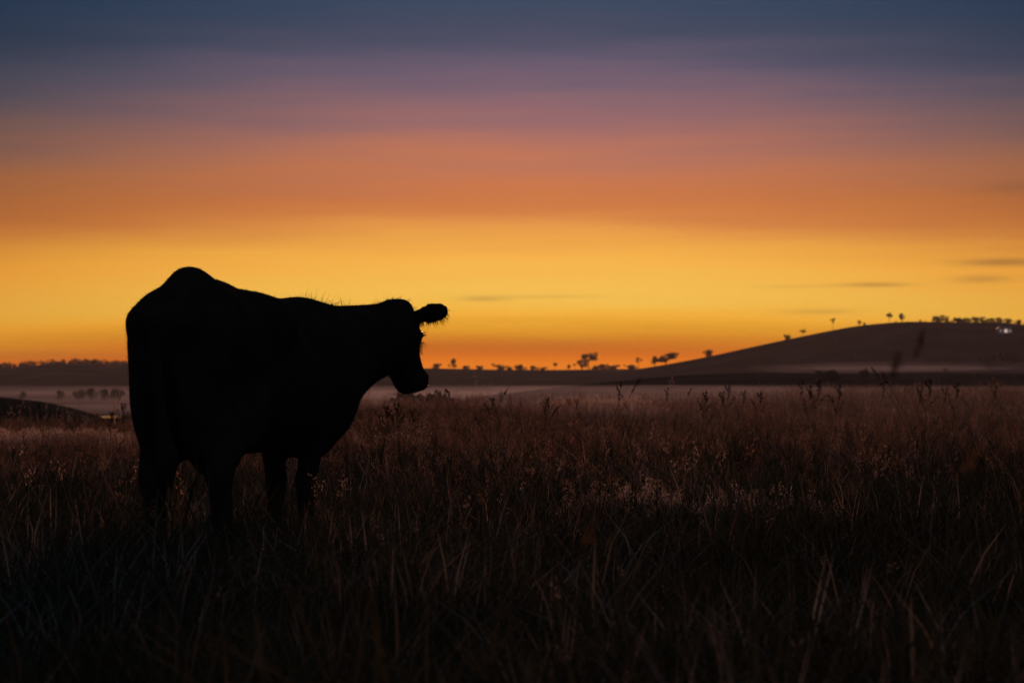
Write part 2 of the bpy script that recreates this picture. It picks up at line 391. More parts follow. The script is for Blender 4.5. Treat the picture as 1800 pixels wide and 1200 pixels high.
# mane tufts on the neck crest, the poll and the ears' fringe
sel = np.where((CV[:,0] > .55) & (CV[:,0] < 1.10) & (nrm[:,2] > .85) & (CV[:,2] > 1.12))[0]; pk = r2.choice(sel, 420)
ln = r2.uniform(.008,.020,len(pk)) * np.where((CV[pk,0] < .80), 1.4, .8)
hairs('mane', CV[pk]-nrm[pk]*.003, nrm[pk]+np.array([-.1,.1,.35])+r2.normal(size=(len(pk),3))*.35, ln, .0009, 5, curl=.8)
cl1 = []; cl2 = []
for cx_, n_ in ((.63, 9), (.67, 12), (.70, 6), (.86, 6), (.90, 5), (1.0, 4)):
    s1 = sel[np.abs(CV[sel,0]-cx_) < .02]
    if len(s1):
        q = r2.choice(s1, n_); cl1 += list(CV[q]); cl2 += list(np.array([.15,-.35,.9])+r2.normal(size=(n_,3))*.38)
hairs('mane_tuft', cl1, cl2, r2.uniform(.035,.075,len(cl1)), .0011, 6, curl=.9)
hp = np.array(COW['poll']); sel = np.where((np.linalg.norm(CV-hp, axis=1) < .13) & (nrm[:,2] > .3))[0]; pk = r2.choice(sel, 320)
hairs('poll_hair', CV[pk]-nrm[pk]*.003, nrm[pk]+np.array([.5,-.6,-.1])+r2.normal(size=(len(pk),3))*.3, r2.uniform(.010,.026,len(pk)), .0009, 7, curl=.9)
for s in (1, -1):
    b = HF(.055,-.005,s*.10); rel = CV-b; along = rel@(s*hs); sel = np.where((along > .03) & (np.linalg.norm(rel, axis=1) < .32) & (np.abs(rel@hu) < .12))[0]
    low = sel[nrm[sel,2] < -.1]; pk = np.concatenate([r2.choice(low, 700), r2.choice(sel, 500)])
    l_ = np.where(nrm[pk,2] < -.1, r2.uniform(.015,.042,len(pk)), r2.uniform(.006,.015,len(pk)))
    hairs('ear_fringe', CV[pk]-nrm[pk]*.003, nrm[pk]*.6+s*hs*.25+np.array([0,0,-.35])+r2.normal(size=(len(pk),3))*.25, l_, .0009, 8+s, curl=.6)
    # eye and lashes
    ec = HF(.18,.004,s*.110); bm = bmesh.new(); bmesh.ops.create_uvsphere(bm, u_segments=14, v_segments=10, radius=.021)
    me = bpy.data.meshes.new('eye'); bm.to_mesh(me); bm.free(); me.shade_smooth(); me.materials.append(MAT['water'])
    eo = bpy.data.objects.new('eye', me); col.objects.link(eo); eo.parent = cow; eo.location = tuple(ec)
    k = 26; roots = [ec + ha*(-.012+.001*i) + hu*.012 + s*hs*.012 for i in range(k)]
    hairs('eyelash', roots, [s*hs*.5+hu*.6+ha*.1+r2.normal(size=3)*.15 for _ in range(k)], r2.uniform(.014,.026,k), .0009, 11+s, curl=.4)
    # wet nostril rim
    nc = HF(.527,-.036,s*.047); V = []; F = []
    ring = [nc + (hu*.020*math.cos(t)+(s*hs*.75-ha*.5)*.017*math.sin(t)) + ha*.004 for t in np.linspace(0, 2*math.pi, 15)[:-1]]
    tube(V, F, ring+[ring[0]], [.0055]*15, 6)
    mesh_obj('nostril', V, F, MAT['water'], cow, smooth=True)

# ------------------------------------------------------------------ trees
def leaf_quads(V, F, c, r, n, size, rg):
    for _ in range(n):
        d = rg.normal(size=3); d /= np.linalg.norm(d); d *= rg.uniform(.35, 1)**.5
        p = np.array(c)+d*np.array(r); a = rg.normal(size=3); a /= np.linalg.norm(a); b = np.cross(a, rg.normal(size=3)); b /= np.linalg.norm(b)+1e-9
        s = size*rg.uniform(.6, 1.3); i = len(V)
        V += [p-a*s, p-b*s*.55, p+a*s, p+b*s*.55]; F.append((i, i+1, i+2, i+3))
def tree_mesh(kind, seed):
    rg = np.random.default_rng(seed); TV, TF, LV, LF = [], [], [], []
    if kind == 'umbrella':      # clear bole, wide flat crown
        tube(TV, TF, [(0,0,-.4),(.1,0,1.6),(.05,.1,3.2),(.2,.1,4.6)], [.22,.17,.14,.08])
        cl = [(rg.uniform(-2.0,2.0), rg.uniform(-1.6,1.6), rg.uniform(4.2,6.3)) for _ in range(11)]
        st = (.1,.05,3.2); rr = (.95,.95,.75); nl = 90
    elif kind == 'round':
        tube(TV, TF, [(0,0,-.4),(.1,0,1.2),(0,.1,2.6),(.1,.1,4.2)], [.26,.2,.15,.07])
        cl = [(rg.normal()*1.0, rg.normal()*1.0, rg.uniform(1.7,5.5)) for _ in range(15)]
        st = (0,.05,1.3); rr = (.95,.95,.95); nl = 85
    elif kind == 'thin':        # sparse sapling
        tube(TV, TF, [(0,0,-.4),(.05,0,2),(-.1,.1,4.2),(.1,.1,5.6)], [.13,.10,.08,.04])
        cl = [(rg.normal()*.7, rg.normal()*.7, rg.uniform(4.4,6.2)) for _ in range(6)]
        st = (0,.05,3.6); rr = (.6,.6,.5); nl = 45
    elif kind == 'bush':
        tube(TV, TF, [(0,0,-.4),(.1,0,.6),(0,.1,1.6)], [.2,.16,.08])
        cl = [(rg.normal()*1.0, rg.normal()*1.0, rg.uniform(.5,2.6)) for _ in range(13)]
        st = (0,0,.4); rr = (1.0,1.0,.75); nl = 90
    elif kind == 'twin':        # two crowns from a forked bole
        tube(TV, TF, [(0,0,-.4),(.1,0,1.0),(1.0,.1,2.6),(1.6,.1,4.0)], [.26,.22,.14,.07]); tube(TV, TF, [(.1,0,1.0),(-1.0,.1,2.0),(-1.7,.1,3.0)], [.18,.12,.06])
        cl = [(1.5+rg.normal()*.9, rg.normal()*.9, rg.uniform(2.4,5.2)) for _ in range(9)]+[(-1.7+rg.normal()*.6, rg.normal()*.7, rg.uniform(1.4,3.6)) for _ in range(7)]
        st = (.1,0,1.2); rr = (.9,.9,.65); nl = 85
    for c in cl:
        mid = tuple((np.array(st)*.5+np.array(c)*.5)+rg.normal(size=3)*.15); tube(TV, TF, [st, mid, c], [.09,.06,.02], 5); leaf_quads(LV, LF, c, tuple(1.15*q for q in rr), nl, .24, rg)
    def mk(n, V, F, m):
        me = bpy.data.meshes.new(n); me.from_pydata([tuple(v) for v in V], [], F); me.update(); me.materials.append(m); return me
    return mk('trunk', TV, TF, MAT['bark']), mk('crown', LV, LF, MAT['leaf'])
TREES = {(k, i): tree_mesh(k, 50+i*7+len(k)) for k in ('umbrella','round','thin','bush','twin') for i in range(3)}
HGT = dict(umbrella=6.8, round=6.4, thin=6.6, bush=3.1, twin=5.8)
tcount = [0]
def tree(px, base, top, kind, ridge, label, group, Y=None, wide=1.0, sink=0.0, grow=1.28, spread=1.0):
    """px: pixel column; base/top rows give its height at its distance"""
    tcount[0] += 1; v = tcount[0] % 3
    Y = Y or ridge.Y; x = X_at(px, Y)
    z = float(ridge.z(np.array(x), np.array(float(Y)))) if ridge else float(ground_z(x, Y))
    h = (base-top)/FP*Y*grow; sc = h/HGT[kind]; wide = wide*spread
    root = empty({'bush':'bush'}.get(kind, 'tree'), (x, Y, z-sink), random.uniform(0, 6.28)); root.scale = (sc*wide, sc*wide, sc)
    for me in TREES[(kind, v)]:
        o = bpy.data.objects.new(me.name, me); col.objects.link(o); o.parent = root
    tag(root, label, 'bush' if kind == 'bush' else 'tree', group)
    return root
G1 = 'trees along the far skyline'; G2 = 'trees on the right hill'; G3 = 'trees standing in the valley mist'
SK = [
 (766,648,641,'bush','tiny bush on the far skyline just right of the cow\'s muzzle',1.2),
 (797,650,635,'round','small round tree on the skyline nearest the cow\'s face',.9),
 (866,650,641,'thin','thin little tree on the skyline, left of a low bushy one',1.0),
 (879,651,644,'bush','low spreading bush on the skyline beside a thin little tree',1.3),
 (914,651,643,'bush','lone low bush on the skyline midway between muzzle and the tall umbrella tree',1.3),
 (976,650,639,'umbrella','small flat-topped tree on the skyline left of the tall umbrella tree',.8),
 (1000,650,642,'round','small upright tree, farther left of two just left of the tall umbrella tree',1.0),
 (1011,650,641,'thin','sparse upright tree, nearer of two just left of the tall umbrella tree',1.2),
 (1023,651,633,'round','dark bushy tree at the left foot of the tall umbrella tree',1.0),
 (1035,650,626,'umbrella','tallest umbrella-crowned tree on the central skyline',1.15),
 (1047,651,645,'bush','low bush directly right of the tall umbrella tree',1.2),
 (1062,651,644,'bush','wider low bush on the skyline right of the tall umbrella tree',1.6),
 (1078,651,645,'bush','low scrub bush between the umbrella tree and the forked saplings',1.6),
 (1097,650,643,'thin','small thin sapling on the skyline left of the bigger open-crowned tree',1.0),
]
for px, b, t, k, lab, w in SK: tree(px, b, t, k, far_ridge, lab, G1, wide=w, sink=.2)
for px, t, lab in ((820,646,'tiny scrub bush on the skyline right of the small round tree'), (842,645.5,'scrub bush on the skyline just left of the thin little tree'), (895,646,'faint scrub bump on the skyline right of the low spreading bush'),
                   (938,645,'scrub bump on the skyline right of the lone low bush'), (955,646.5,'faint scrub bump on the skyline left of the small flat-topped tree'), (1112,644,'scrub bush hugging the left of the open-crowned sapling')):
    tree(px, 651, t, 'bush', far_ridge, lab, G1, wide=1.3, sink=.3)
HK = [
 (1122,647,631,'thin','open-crowned sapling at the left foot of the right hill',1.3),
 (1151,645,630,'round','small tree joined to the left of the big tree at the hill\'s foot',1.0),
 (1170,644,625,'twin','broad dark tree where the right hill meets the skyline',1.5),
 (1246,629,620,'bush','single small bush low on the hill\'s left slope',.9),
 (1383,600,593,'bush','tiny shrub partway up the hill\'s left slope',.8),
 (1411,594,584,'umbrella','low spreading tree on the hill\'s left slope',1.1),
 (1464,584,567,'thin','tall thin-stemmed tree alone on the hill\'s left shoulder',.8),
 (1511,575,567,'round','small rounded tree on the hill, left of a lower shrub',.9),
 (1520,574,570,'bush','low shrub beside a small rounded tree on the hill\'s shoulder',.8),
 (1563,569,554,'umbrella','taller leaning tree, left of a pair on the hill\'s brow',.75),
 (1585,568,555,'round','rounder tree, right of a pair on the hill\'s brow',.8),
 (1618,568,564,'bush','lone twiggy shrub on the hill crest right of the pair of trees',.5),
 (1647,569,557,'round','leftmost tree of the clump along the hill crest',1.0),
 (1654,570,558,'twin','second tree of the clump along the hill crest',.9),
 (1665,570,562,'round','stumpy tree after a gap in the crest clump',.9),
 (1682,571,561,'round','fourth tree of the crest clump, level with its neighbours',1.1),
 (1694,571,563,'bush','bush filling the middle of the crest clump',1.2),
 (1704,571,563,'round','thin-topped tree in the middle of the crest clump',.8),
 (1716,571,560,'round','dark round tree right of the middle of the crest clump',1.1),
 (1730,571,561,'twin','wide tree in the right half of the crest clump',1.1),
 (1743,572,563,'round','tree of the crest clump above the lit house',1.1),
 (1757,573,563,'twin','broad tree of the crest clump just right of the lit house',1.0),
 (1773,576,566,'round','second tree from the right edge along the hill crest',1.2),
 (1790,578,568,'twin','rightmost tree on the hill crest at the picture\'s edge',1.2),
]
for px, b, t, k, lab, w in HK: tree(px, b, t, k, hill, lab, G2, wide=w*(1.25 if px > 1640 else 1), sink=.6 if px > 1640 else .15)
def on_slope(ridge, px, py):
    """distance where the line of sight through a pixel meets the near slope of a ridge"""
    for Y in np.arange(ridge.Y-1.5*ridge.front, ridge.Y, 1.0):
        if float(ridge.z(np.array(X_at(px, Y)), np.array(Y))) >= Z_at(py, Y): return float(Y)
    return ridge.Y*.9
VK = [
 (1422,660,636,'round','bushy tree standing dark against the mist at the foot of the hill',1.3,hill),
 (1499,660,627,'thin','slender tree with a bare trunk rising from the mist below the hill',.8,hill),
 (1585,656,642,'umbrella','small spreading tree in the bright mist band below the hill',1.2,hill),
 (1660,650,626,'round','dim tree above the mist band on the hill\'s lower slope',.8,hill),
 (1741,660,630,'round','large dark tree at the right end of the mist band',1.2,hill),
 (1780,640,622,'bush','dark thicket on the hill slope near the right edge',1.6,hill),
 (1518,668,649,'round','dark bushy tree on the low rise before the mist band',.8,low_rise),
 (1447,668,655,'bush','low bush on the dark rise, left of its neighbour',1.0,low_rise),
 (1466,668,653,'bush','taller bush on the dark rise, right of its neighbour',.9,low_rise),
 (1662,663,650,'thin','spindly tree on the dark rise under the mist band',1.0,low_rise),
 (40,697,683,'round','small lone tree in the haze at the far left',1.0,wood_ridge),
 (105,698,682,'round','small round tree in the haze, second from the left',1.1,wood_ridge),
 (138,694,676,'round','first tree of the hazy row left of the cow',1.2,wood_ridge),
 (161,694,675,'round','second tree of the hazy row left of the cow',1.2,wood_ridge),
 (184,694,676,'round','third tree of the hazy row left of the cow',1.2,wood_ridge),
 (208,695,675,'round','hazy tree of the row standing closest to the cow\'s rump',1.2,wood_ridge),
]
for px, b, t, k, lab, w, rd in VK:
    Y = on_slope(rd, px, b) if rd is not wood_ridge else 560.0
    if rd is wood_ridge:
        tree(px, b, t, k, None, lab, G3, Y=Y, wide=w)
    else: tree(px, b, t, k, rd, lab, G3, Y=Y, wide=w, sink=.1)
# bushes on the near paddock edge
for px, b, t, w, lab in ((735,751,692,.8,'pale bush in the mist at the field edge below the cow\'s muzzle'), (788,751,684,.95,'larger rounded bush in the mist right of the cow\'s chin')):
    tree(px, b, t, 'bush', None, lab, 'bushes at the field edge', Y=60.0, wide=w, sink=0, grow=1.0)
# wood covering the far left ridge: reads as one mass
rg = np.random.default_rng(21); LV = []; LF = []
for _ in range(520):
    x = X_at(rg.uniform(-420, 400), 1480); y = 1480+rg.normal()*40; z = float(wood_ridge.z(np.array(x), np.array(y)))
    h = rg.uniform(1.6, 4.2); leaf_quads(LV, LF, (x, y, z+h*.5), (h*.7, h*.7, h*.55), 40, .6, rg)
tag(mesh_obj('distant_wood', LV, LF, MAT['leaf']), 'far wooded ridge top behind the cow\'s rump', 'wood', kind='stuff')

rg = np.random.default_rng(31); LV = []; LF = []
for _ in range(430):                                   # scrub dotted over the slope, thicker along the right of the crest
    if rg.uniform() < .45: x = X_at(rg.uniform(1635, 2000), 1120); y = 1120+rg.normal()*14-4; h = rg.uniform(.8, 2.4)
    else:
        y = rg.uniform(860, 1110); x = X_at(rg.uniform(1150, 2000), y); h = rg.uniform(.35, 1.3)
        if fnoise(x*.03+1, y*.03) < -.1: continue
    z = float(hill.z(np.array(x), np.array(y))); leaf_quads(LV, LF, (x, y, z+h*.4), (h*.75, h*.75, h*.6), 26, .28, rg)
tag(mesh_obj('hill_scrub', LV, LF, MAT['leaf']), 'low scrub dotted over the right hill and along its crest', 'scrub', kind='stuff')
# small house with lit windows among the crest trees
hY = on_slope(hill, 1766, 586); hx = X_at(1766, hY); hz = float(hill.z(np.array(hx), np.array(hY)))
house = tag(empty('house', (hx, hY, hz)), 'small pale house with lit windows below the hill crest trees', 'house')
def boxm(name, c, s, mat, parent):
    V = [(c[0]+i*s[0]/2, c[1]+j*s[1]/2, c[2]+k*s[2]/2) for i in (-1,1) for j in (-1,1) for k in (-1,1)]
    return mesh_obj(name, V, [(0,1,3,2),(4,6,7,5),(0,4,5,1),(2,3,7,6),(0,2,6,4),(1,5,7,3)], mat, parent)
boxm('wall', (0,0,.9), (7.4,4.5,2.6), MAT['housewall'], house)
mesh_obj('roof', [(-4,-2.6,2.2),(4,-2.6,2.2),(4,2.6,2.2),(-4,2.6,2.2),(-3,0,3.5),(3,0,3.5)], [(0,1,5,4),(1,2,5),(2,3,4,5),(3,0,4),(3,2,1,0)], MAT['houseroof'], house)
for wx, ww, wh in ((-2.6,.35,.9), (.1,1.7,1.7), (2.2,.4,1.2)):
    w = boxm('window', (wx,-2.26,1.15), (ww,.06,wh), MAT['lit'], house)
    boxm('frame', (wx,-2.30,1.15), (.06,.05,wh), MAT['housewall'], w)

# ------------------------------------------------------------------ grass
def blade(V, F, base, h, lean, az, w, segs=3):
    c, s = math.cos(az), math.sin(az); px_, py_ = -s*w, c*w; i0 = len(V)
    for k in range(segs):
        t = k/segs; q = 1-t*.75; d = lean*t*t
        p = (base[0]+c*d, base[1]+s*d, base[2]+h*t*(1-.18*t*lean/max(h,.01)))
        V += [(p[0]-px_*q, p[1]-py_*q, p[2]), (p[0]+px_*q, p[1]+py_*q, p[2])]
    V.append((base[0]+c*lean, base[1]+s*lean, base[2]+h*(1-.18*lean/max(h,.01))))
    for k in range(segs-1): F.append((i0+2*k, i0+2*k+1, i0+2*k+3, i0+2*k+2))
    F.append((i0+2*segs-2, i0+2*segs-1, i0+2*segs))
def leaf_tuft(seed, n=56, hmin=.08, hmax=.30, spread=.19, w=.0030):
    rg = np.random.default_rng(seed); V = []; F = []
    for _ in range(n):
        a = rg.uniform(0, 6.28); r_ = spread*math.sqrt(rg.uniform()); h = rg.uniform(hmin, hmax)*rg.uniform(.7, 1)
        blade(V, F, (r_*math.cos(a), r_*math.sin(a), -.01), h, h*rg.uniform(.15,1.15), a+rg.normal()*.9, w*rg.uniform(.7,1.5))
    return V, F
def seed_stem(V, F, base, h, lean, az, rg, head=.10, dens=14, fat=.010, grain=.006, r0=.0011):
    c, s = math.cos(az), math.sin(az)
    pt = lambda t: Vector((base[0]+c*lean*t*t, base[1]+s*lean*t*t, base[2]+h*t))
    tube(V, F, [pt(0), pt(.5), pt(.8), pt(1)], [r0, r0*.9, r0*.7, r0*.4], 3)
    for k in range(dens):
        t = 1-(head/h)*rg.uniform(0, 1)**.8; p = pt(t); q = (1-t)*h/head
        f_ = fat*(.45+1.0*math.sin(math.pi*min(.15+q*.8, 1)))
        d = Vector((rg.normal()*f_, rg.normal()*f_, abs(rg.normal())*.008)); p = p+d; g = grain*rg.uniform(.7,1.4); a = rg.uniform(0, 6.28); i = len(V)
        u = Vector((math.cos(a)*g*.42, math.sin(a)*g*.42, 0))
        V += [p-Vector((0,0,g)), p+u, p+Vector((d.x*.3,d.y*.3,g)), p-u]; F.append((i, i+1, i+2, i+3))
def stem_tuft(seed, n=7, hmin=.34, hmax=.62, **kw):
    rg = np.random.default_rng(seed); V = []; F = []
    for _ in range(n):
        a = rg.uniform(0, 6.28); r_ = .12*math.sqrt(rg.uniform()); h = rg.uniform(hmin, hmax)
        seed_stem(V, F, (r_*math.cos(a), r_*math.sin(a), -.01), h, h*rg.uniform(.02,.28), a, rg, **kw)
        for _k in range(3):
            blade(V, F, (r_*math.cos(a), r_*math.sin(a), h*rg.uniform(0,.35)), h*.35, h*.22, rg.uniform(0,6.28), .0022)
    return V, F
def src(name, VF, mat):
    me = bpy.data.meshes.new(name); me.from_pydata([tuple(v) for v in VF[0]], [], VF[1]); me.update(); me.materials.append(mat)
    return bpy.data.objects.new(name, me)
def scatter(name, pts, rots, scl, variants, label, cat):
    """one patch of uncountable plants: tufts instanced on points"""
    me = bpy.data.meshes.new(name); me.from_pydata([tuple(p) for p in pts], [], []); me.update()
    for an, tp, arr in (('rot', 'FLOAT_VECTOR', rots), ('scl', 'FLOAT_VECTOR', scl)):
        at_ = me.attributes.new(an, tp, 'POINT'); at_.data.foreach_set('vector', np.asarray(arr, np.float32).ravel())
    at_ = me.attributes.new('vid', 'INT', 'POINT'); at_.data.foreach_set('value', np.random.default_rng(5).integers(0, len(variants), len(pts)).astype(np.int32))
    o = bpy.data.objects.new(name, me); col.objects.link(o)
    ng = bpy.data.node_groups.new(name, 'GeometryNodeTree')
    ng.interface.new_socket('Geometry', in_out='INPUT', socket_type='NodeSocketGeometry'); ng.interface.new_socket('Geometry', in_out='OUTPUT', socket_type='NodeSocketGeometry')
    N = ng.nodes; Lk = ng.links; gi = N.new('NodeGroupInput'); go = N.new('NodeGroupOutput'); iop = N.new('GeometryNodeInstanceOnPoints'); jn = N.new('GeometryNodeJoinGeometry')
    for v in variants:
        oi = N.new('GeometryNodeObjectInfo'); oi.inputs['Object'].default_value = v; oi.inputs['As Instance'].default_value = True; Lk.new(oi.outputs['Geometry'], jn.inputs[0])
    def attr(nm, t):
        a = N.new('GeometryNodeInputNamedAttribute'); a.data_type = t; a.inputs['Name'].default_value = nm; return a.outputs['Attribute']
    Lk.new(gi.outputs[0], iop.inputs['Points']); Lk.new(jn.outputs[0], iop.inputs['Instance']); iop.inputs['Pick Instance'].default_value = True
    Lk.new(attr('vid','INT'), iop.inputs['Instance Index']); Lk.new(attr('rot','FLOAT_VECTOR'), iop.inputs['Rotation']); Lk.new(attr('scl','FLOAT_VECTOR'), iop.inputs['Scale'])
    Lk.new(iop.outputs[0], go.inputs[0])
    md = o.modifiers.new('scatter', 'NODES'); md.node_group = ng
    return tag(o, label, cat, kind='stuff')
def field_points(n, r0, r1, half, rg, power=1.0):
    """points over a wedge of paddock, thinning out with distance"""
    u = rg.uniform(size=n); e_ = 2-power
    r_ = (r0**e_+(r1**e_-r0**e_)*u)**(1/e_); a = np.radians(rg.uniform(-half, half, n)); return np.sin(a)*r_, np.cos(a)*r_, r_
def patch(x, y, f=.35): return np.clip(.5+.5*fnoise(x*f, y*f)/1.0, 0, 1)
def make_scatter(name, n, r0, r1, half, variants, s0, s1, label, cat, seed, power=1.0, lean=.12, keep=None, far_gain=0.0):
    rg = np.random.default_rng(seed); x, y, r_ = field_points(n, r0, r1, half, rg, power)
    k = np.ones(n, bool) if keep is None else rg.uniform(size=n) < keep(x, y)
    x, y, r_ = x[k], y[k], r_[k]; m = len(x); z = ground_z(x, y)
    rot = np.stack([rg.normal(size=m)*lean, rg.normal(size=m)*lean, rg.uniform(0, 6.28, m)], 1)
    s = rg.uniform(s0, s1, m)*(.60+.45*patch(x+9, y, .9)+.30*patch(x, y+4, 2.7)); wide = s*(1+far_gain*r_/60)
    return scatter(name, np.stack([x, y, z], 1), rot, np.stack([wide, wide, s], 1), variants, label, cat)
dryv = [src('dry_tuft', leaf_tuft(150+i, hmin=.06, hmax=.30, n=68, w=.0023), MAT['dry']) for i in range(8)]
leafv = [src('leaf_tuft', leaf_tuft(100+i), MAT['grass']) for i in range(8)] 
stemv = [src('stem_tuft', stem_tuft(200+i), MAT['stem']) for i in range(7)]
speckv = [src('speck_tuft', stem_tuft(350+i, n=2, hmin=.26, hmax=.46, head=.05, dens=16, fat=.007, grain=.005), MAT['speck']) for i in range(4)]
palev = [src('pale_tuft', stem_tuft(300+i, n=12, hmin=.26, hmax=.46, head=.15, dens=34, fat=.012, grain=.009), MAT['pale']) for i in range(4)]
wispv = [src('wisp_tuft', stem_tuft(400+i, n=3, hmin=.45, hmax=.75, head=.13, dens=26, fat=.011), MAT['stem']) for i in range(4)]
make_scatter('dimmed_meadow_grass', 11000, 2.0, 76, 23, leafv, .95, 1.75, 'low green meadow grass, coloured darker for the dim foreground, also around the cow', 'grass', 1, power=1.35, far_gain=.8, keep=lambda x, y: np.clip(1.15-.55*S((np.hypot(x, y)-8)/14), 0, 1))  # dark tufts thickest up close; foreground dimness is painted by their colour
make_scatter('mid_glow_dry_grass', 17000, 7.0, 78, 22, dryv, .75, 1.25, 'reddish dry meadow grass beyond the cow, massed mid-field to paint in a glow', 'grass', 11, power=.85, far_gain=1.0, keep=lambda x, y: S((np.hypot(x, y)-6.5)/7)*(.45+.55*patch(x+3, y, .25))*(.14+.86*np.exp(-((np.degrees(np.arctan2(x, y))+1)/6.5)**2)))  # bright dry tufts thin out sideways, painting a central glow on the field
make_scatter('seed_grass', 15000, 2.6, 78, 22, stemv, .65, 1.0, 'brown seeding grass stems standing through the meadow', 'grass', 2, power=.75, keep=lambda x, y: S((np.hypot(x, y)-8.5)/12)*(.12+.88*patch(x, y, .3)), far_gain=.6)
make_scatter('pale_seed_heads', 760, 4.0, 60, 22, speckv, .55, 1.0, 'pale seed heads sprinkled through the meadow', 'grass', 14, power=.7)
make_scatter('wispy_grass', 2600, 8.5, 80, 20, wispv, .75, 1.05, 'tall sparse seed stems poking above the meadow', 'grass', 3, power=.6, keep=lambda x, y: .25+.75*patch(x, y, .2))
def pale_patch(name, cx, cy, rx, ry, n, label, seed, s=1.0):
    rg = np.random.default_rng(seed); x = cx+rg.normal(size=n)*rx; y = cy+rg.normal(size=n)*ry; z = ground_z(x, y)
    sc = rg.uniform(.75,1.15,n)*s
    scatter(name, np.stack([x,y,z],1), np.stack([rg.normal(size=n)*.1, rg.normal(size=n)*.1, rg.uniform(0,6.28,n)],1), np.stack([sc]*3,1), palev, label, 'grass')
rgc = np.random.default_rng(77); nn_ = 150; fx = rgc.uniform(-2.7, -.1, nn_); fy = rgc.uniform(6.4, 9.6, nn_); fs = rgc.uniform(1.2, 1.75, nn_)
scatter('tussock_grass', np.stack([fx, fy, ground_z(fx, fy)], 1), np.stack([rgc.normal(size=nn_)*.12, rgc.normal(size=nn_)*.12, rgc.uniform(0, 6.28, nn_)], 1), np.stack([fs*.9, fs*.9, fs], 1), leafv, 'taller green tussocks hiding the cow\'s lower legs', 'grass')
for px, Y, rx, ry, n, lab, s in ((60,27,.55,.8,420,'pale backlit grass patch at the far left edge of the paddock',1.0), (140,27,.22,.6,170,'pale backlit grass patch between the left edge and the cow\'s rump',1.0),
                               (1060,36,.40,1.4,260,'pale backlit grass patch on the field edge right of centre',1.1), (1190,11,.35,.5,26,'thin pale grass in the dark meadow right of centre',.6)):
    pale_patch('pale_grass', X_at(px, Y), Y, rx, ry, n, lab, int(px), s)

# single stalks that stand out against the mist
def stalk_mesh(seed, h, kind):
    rg = np.random.default_rng(seed); SV, SF, HV, HF_ = [], [], [], []
    lean = {'lean':.38,'dock':.08,'fat':.16}.get(kind, .12)*h; a = 0.0
    ptf = lambda t: Vector((lean*t*t, 0, h*t))
    tube(SV, SF, [ptf(0), ptf(.35), ptf(.7), ptf(1)], [q*(.25 if kind == 'fat' else 1) for q in (.0018,.0016,.0013,.0006)], 5)
    for k in range(3): blade(SV, SF, tuple(ptf(.12+.15*k)), h*.2, h*.16, rg.uniform(0,6.28), .004)
    nb = {'dock':7,'lean':1,'fat':1}.get(kind, 4); hl = {'dock':.38,'lean':.10,'fat':.034}.get(kind, .24)
    for b in range(nb):
        t = 1-hl*b/max(nb,1); p = ptf(t); d = Vector((math.cos(b*2.4), math.sin(b*2.4), 1.1))*(.03+.012*b) if b else Vector((0,0,.01))
        if b: tube(SV, SF, [p-Vector((0,0,.03)), p+d*.6, p+d], [.0014,.0012,.0006], 4)
        for _ in range({'dock':34,'lean':36,'fat':22}.get(kind, 22)):
            q = p + d*rg.uniform(.25,1.15) + Vector(rg.normal(size=3)*np.array([.006,.006,.012])*({'fat':1.3}.get(kind, 1)))
            if kind in ('lean','fat'):
                tt = rg.uniform(); q = ptf(1-hl*tt) + Vector(rg.normal(size=3)*(.0055 if kind == 'lean' else .0038*math.sin(math.pi*(.12+.8*tt))))
            g = rg.uniform(.005,.009)*(.6 if kind == 'fat' else 1); i = len(HV); an = rg.uniform(0,6.28); u = Vector((math.cos(an)*g*.6, math.sin(an)*g*.6, 0))
            HV += [q-Vector((0,0,g)), q+u, q+Vector((0,0,g)), q-u]; HF_.append((i,i+1,i+2,i+3))
    return SV, SF, HV, HF_
def stalk(px, top, Y, kind, label, seed, facing=0.0, mat='stalk'):
    x = X_at(px, Y); z0 = float(ground_z(x, Y)); h = Z_at(top, Y)-z0
    root = empty('weed_stalk', (x, Y, z0-.01), facing); SV, SF, HV, HF_ = stalk_mesh(seed, h, kind)
    mesh_obj('stem', SV, SF, MAT[mat], root); tag(mesh_obj('seed_head', HV, HF_, MAT[mat], root), kind='stuff')
    tag(root, label, 'weed', 'tall weed stalks standing above the grass')
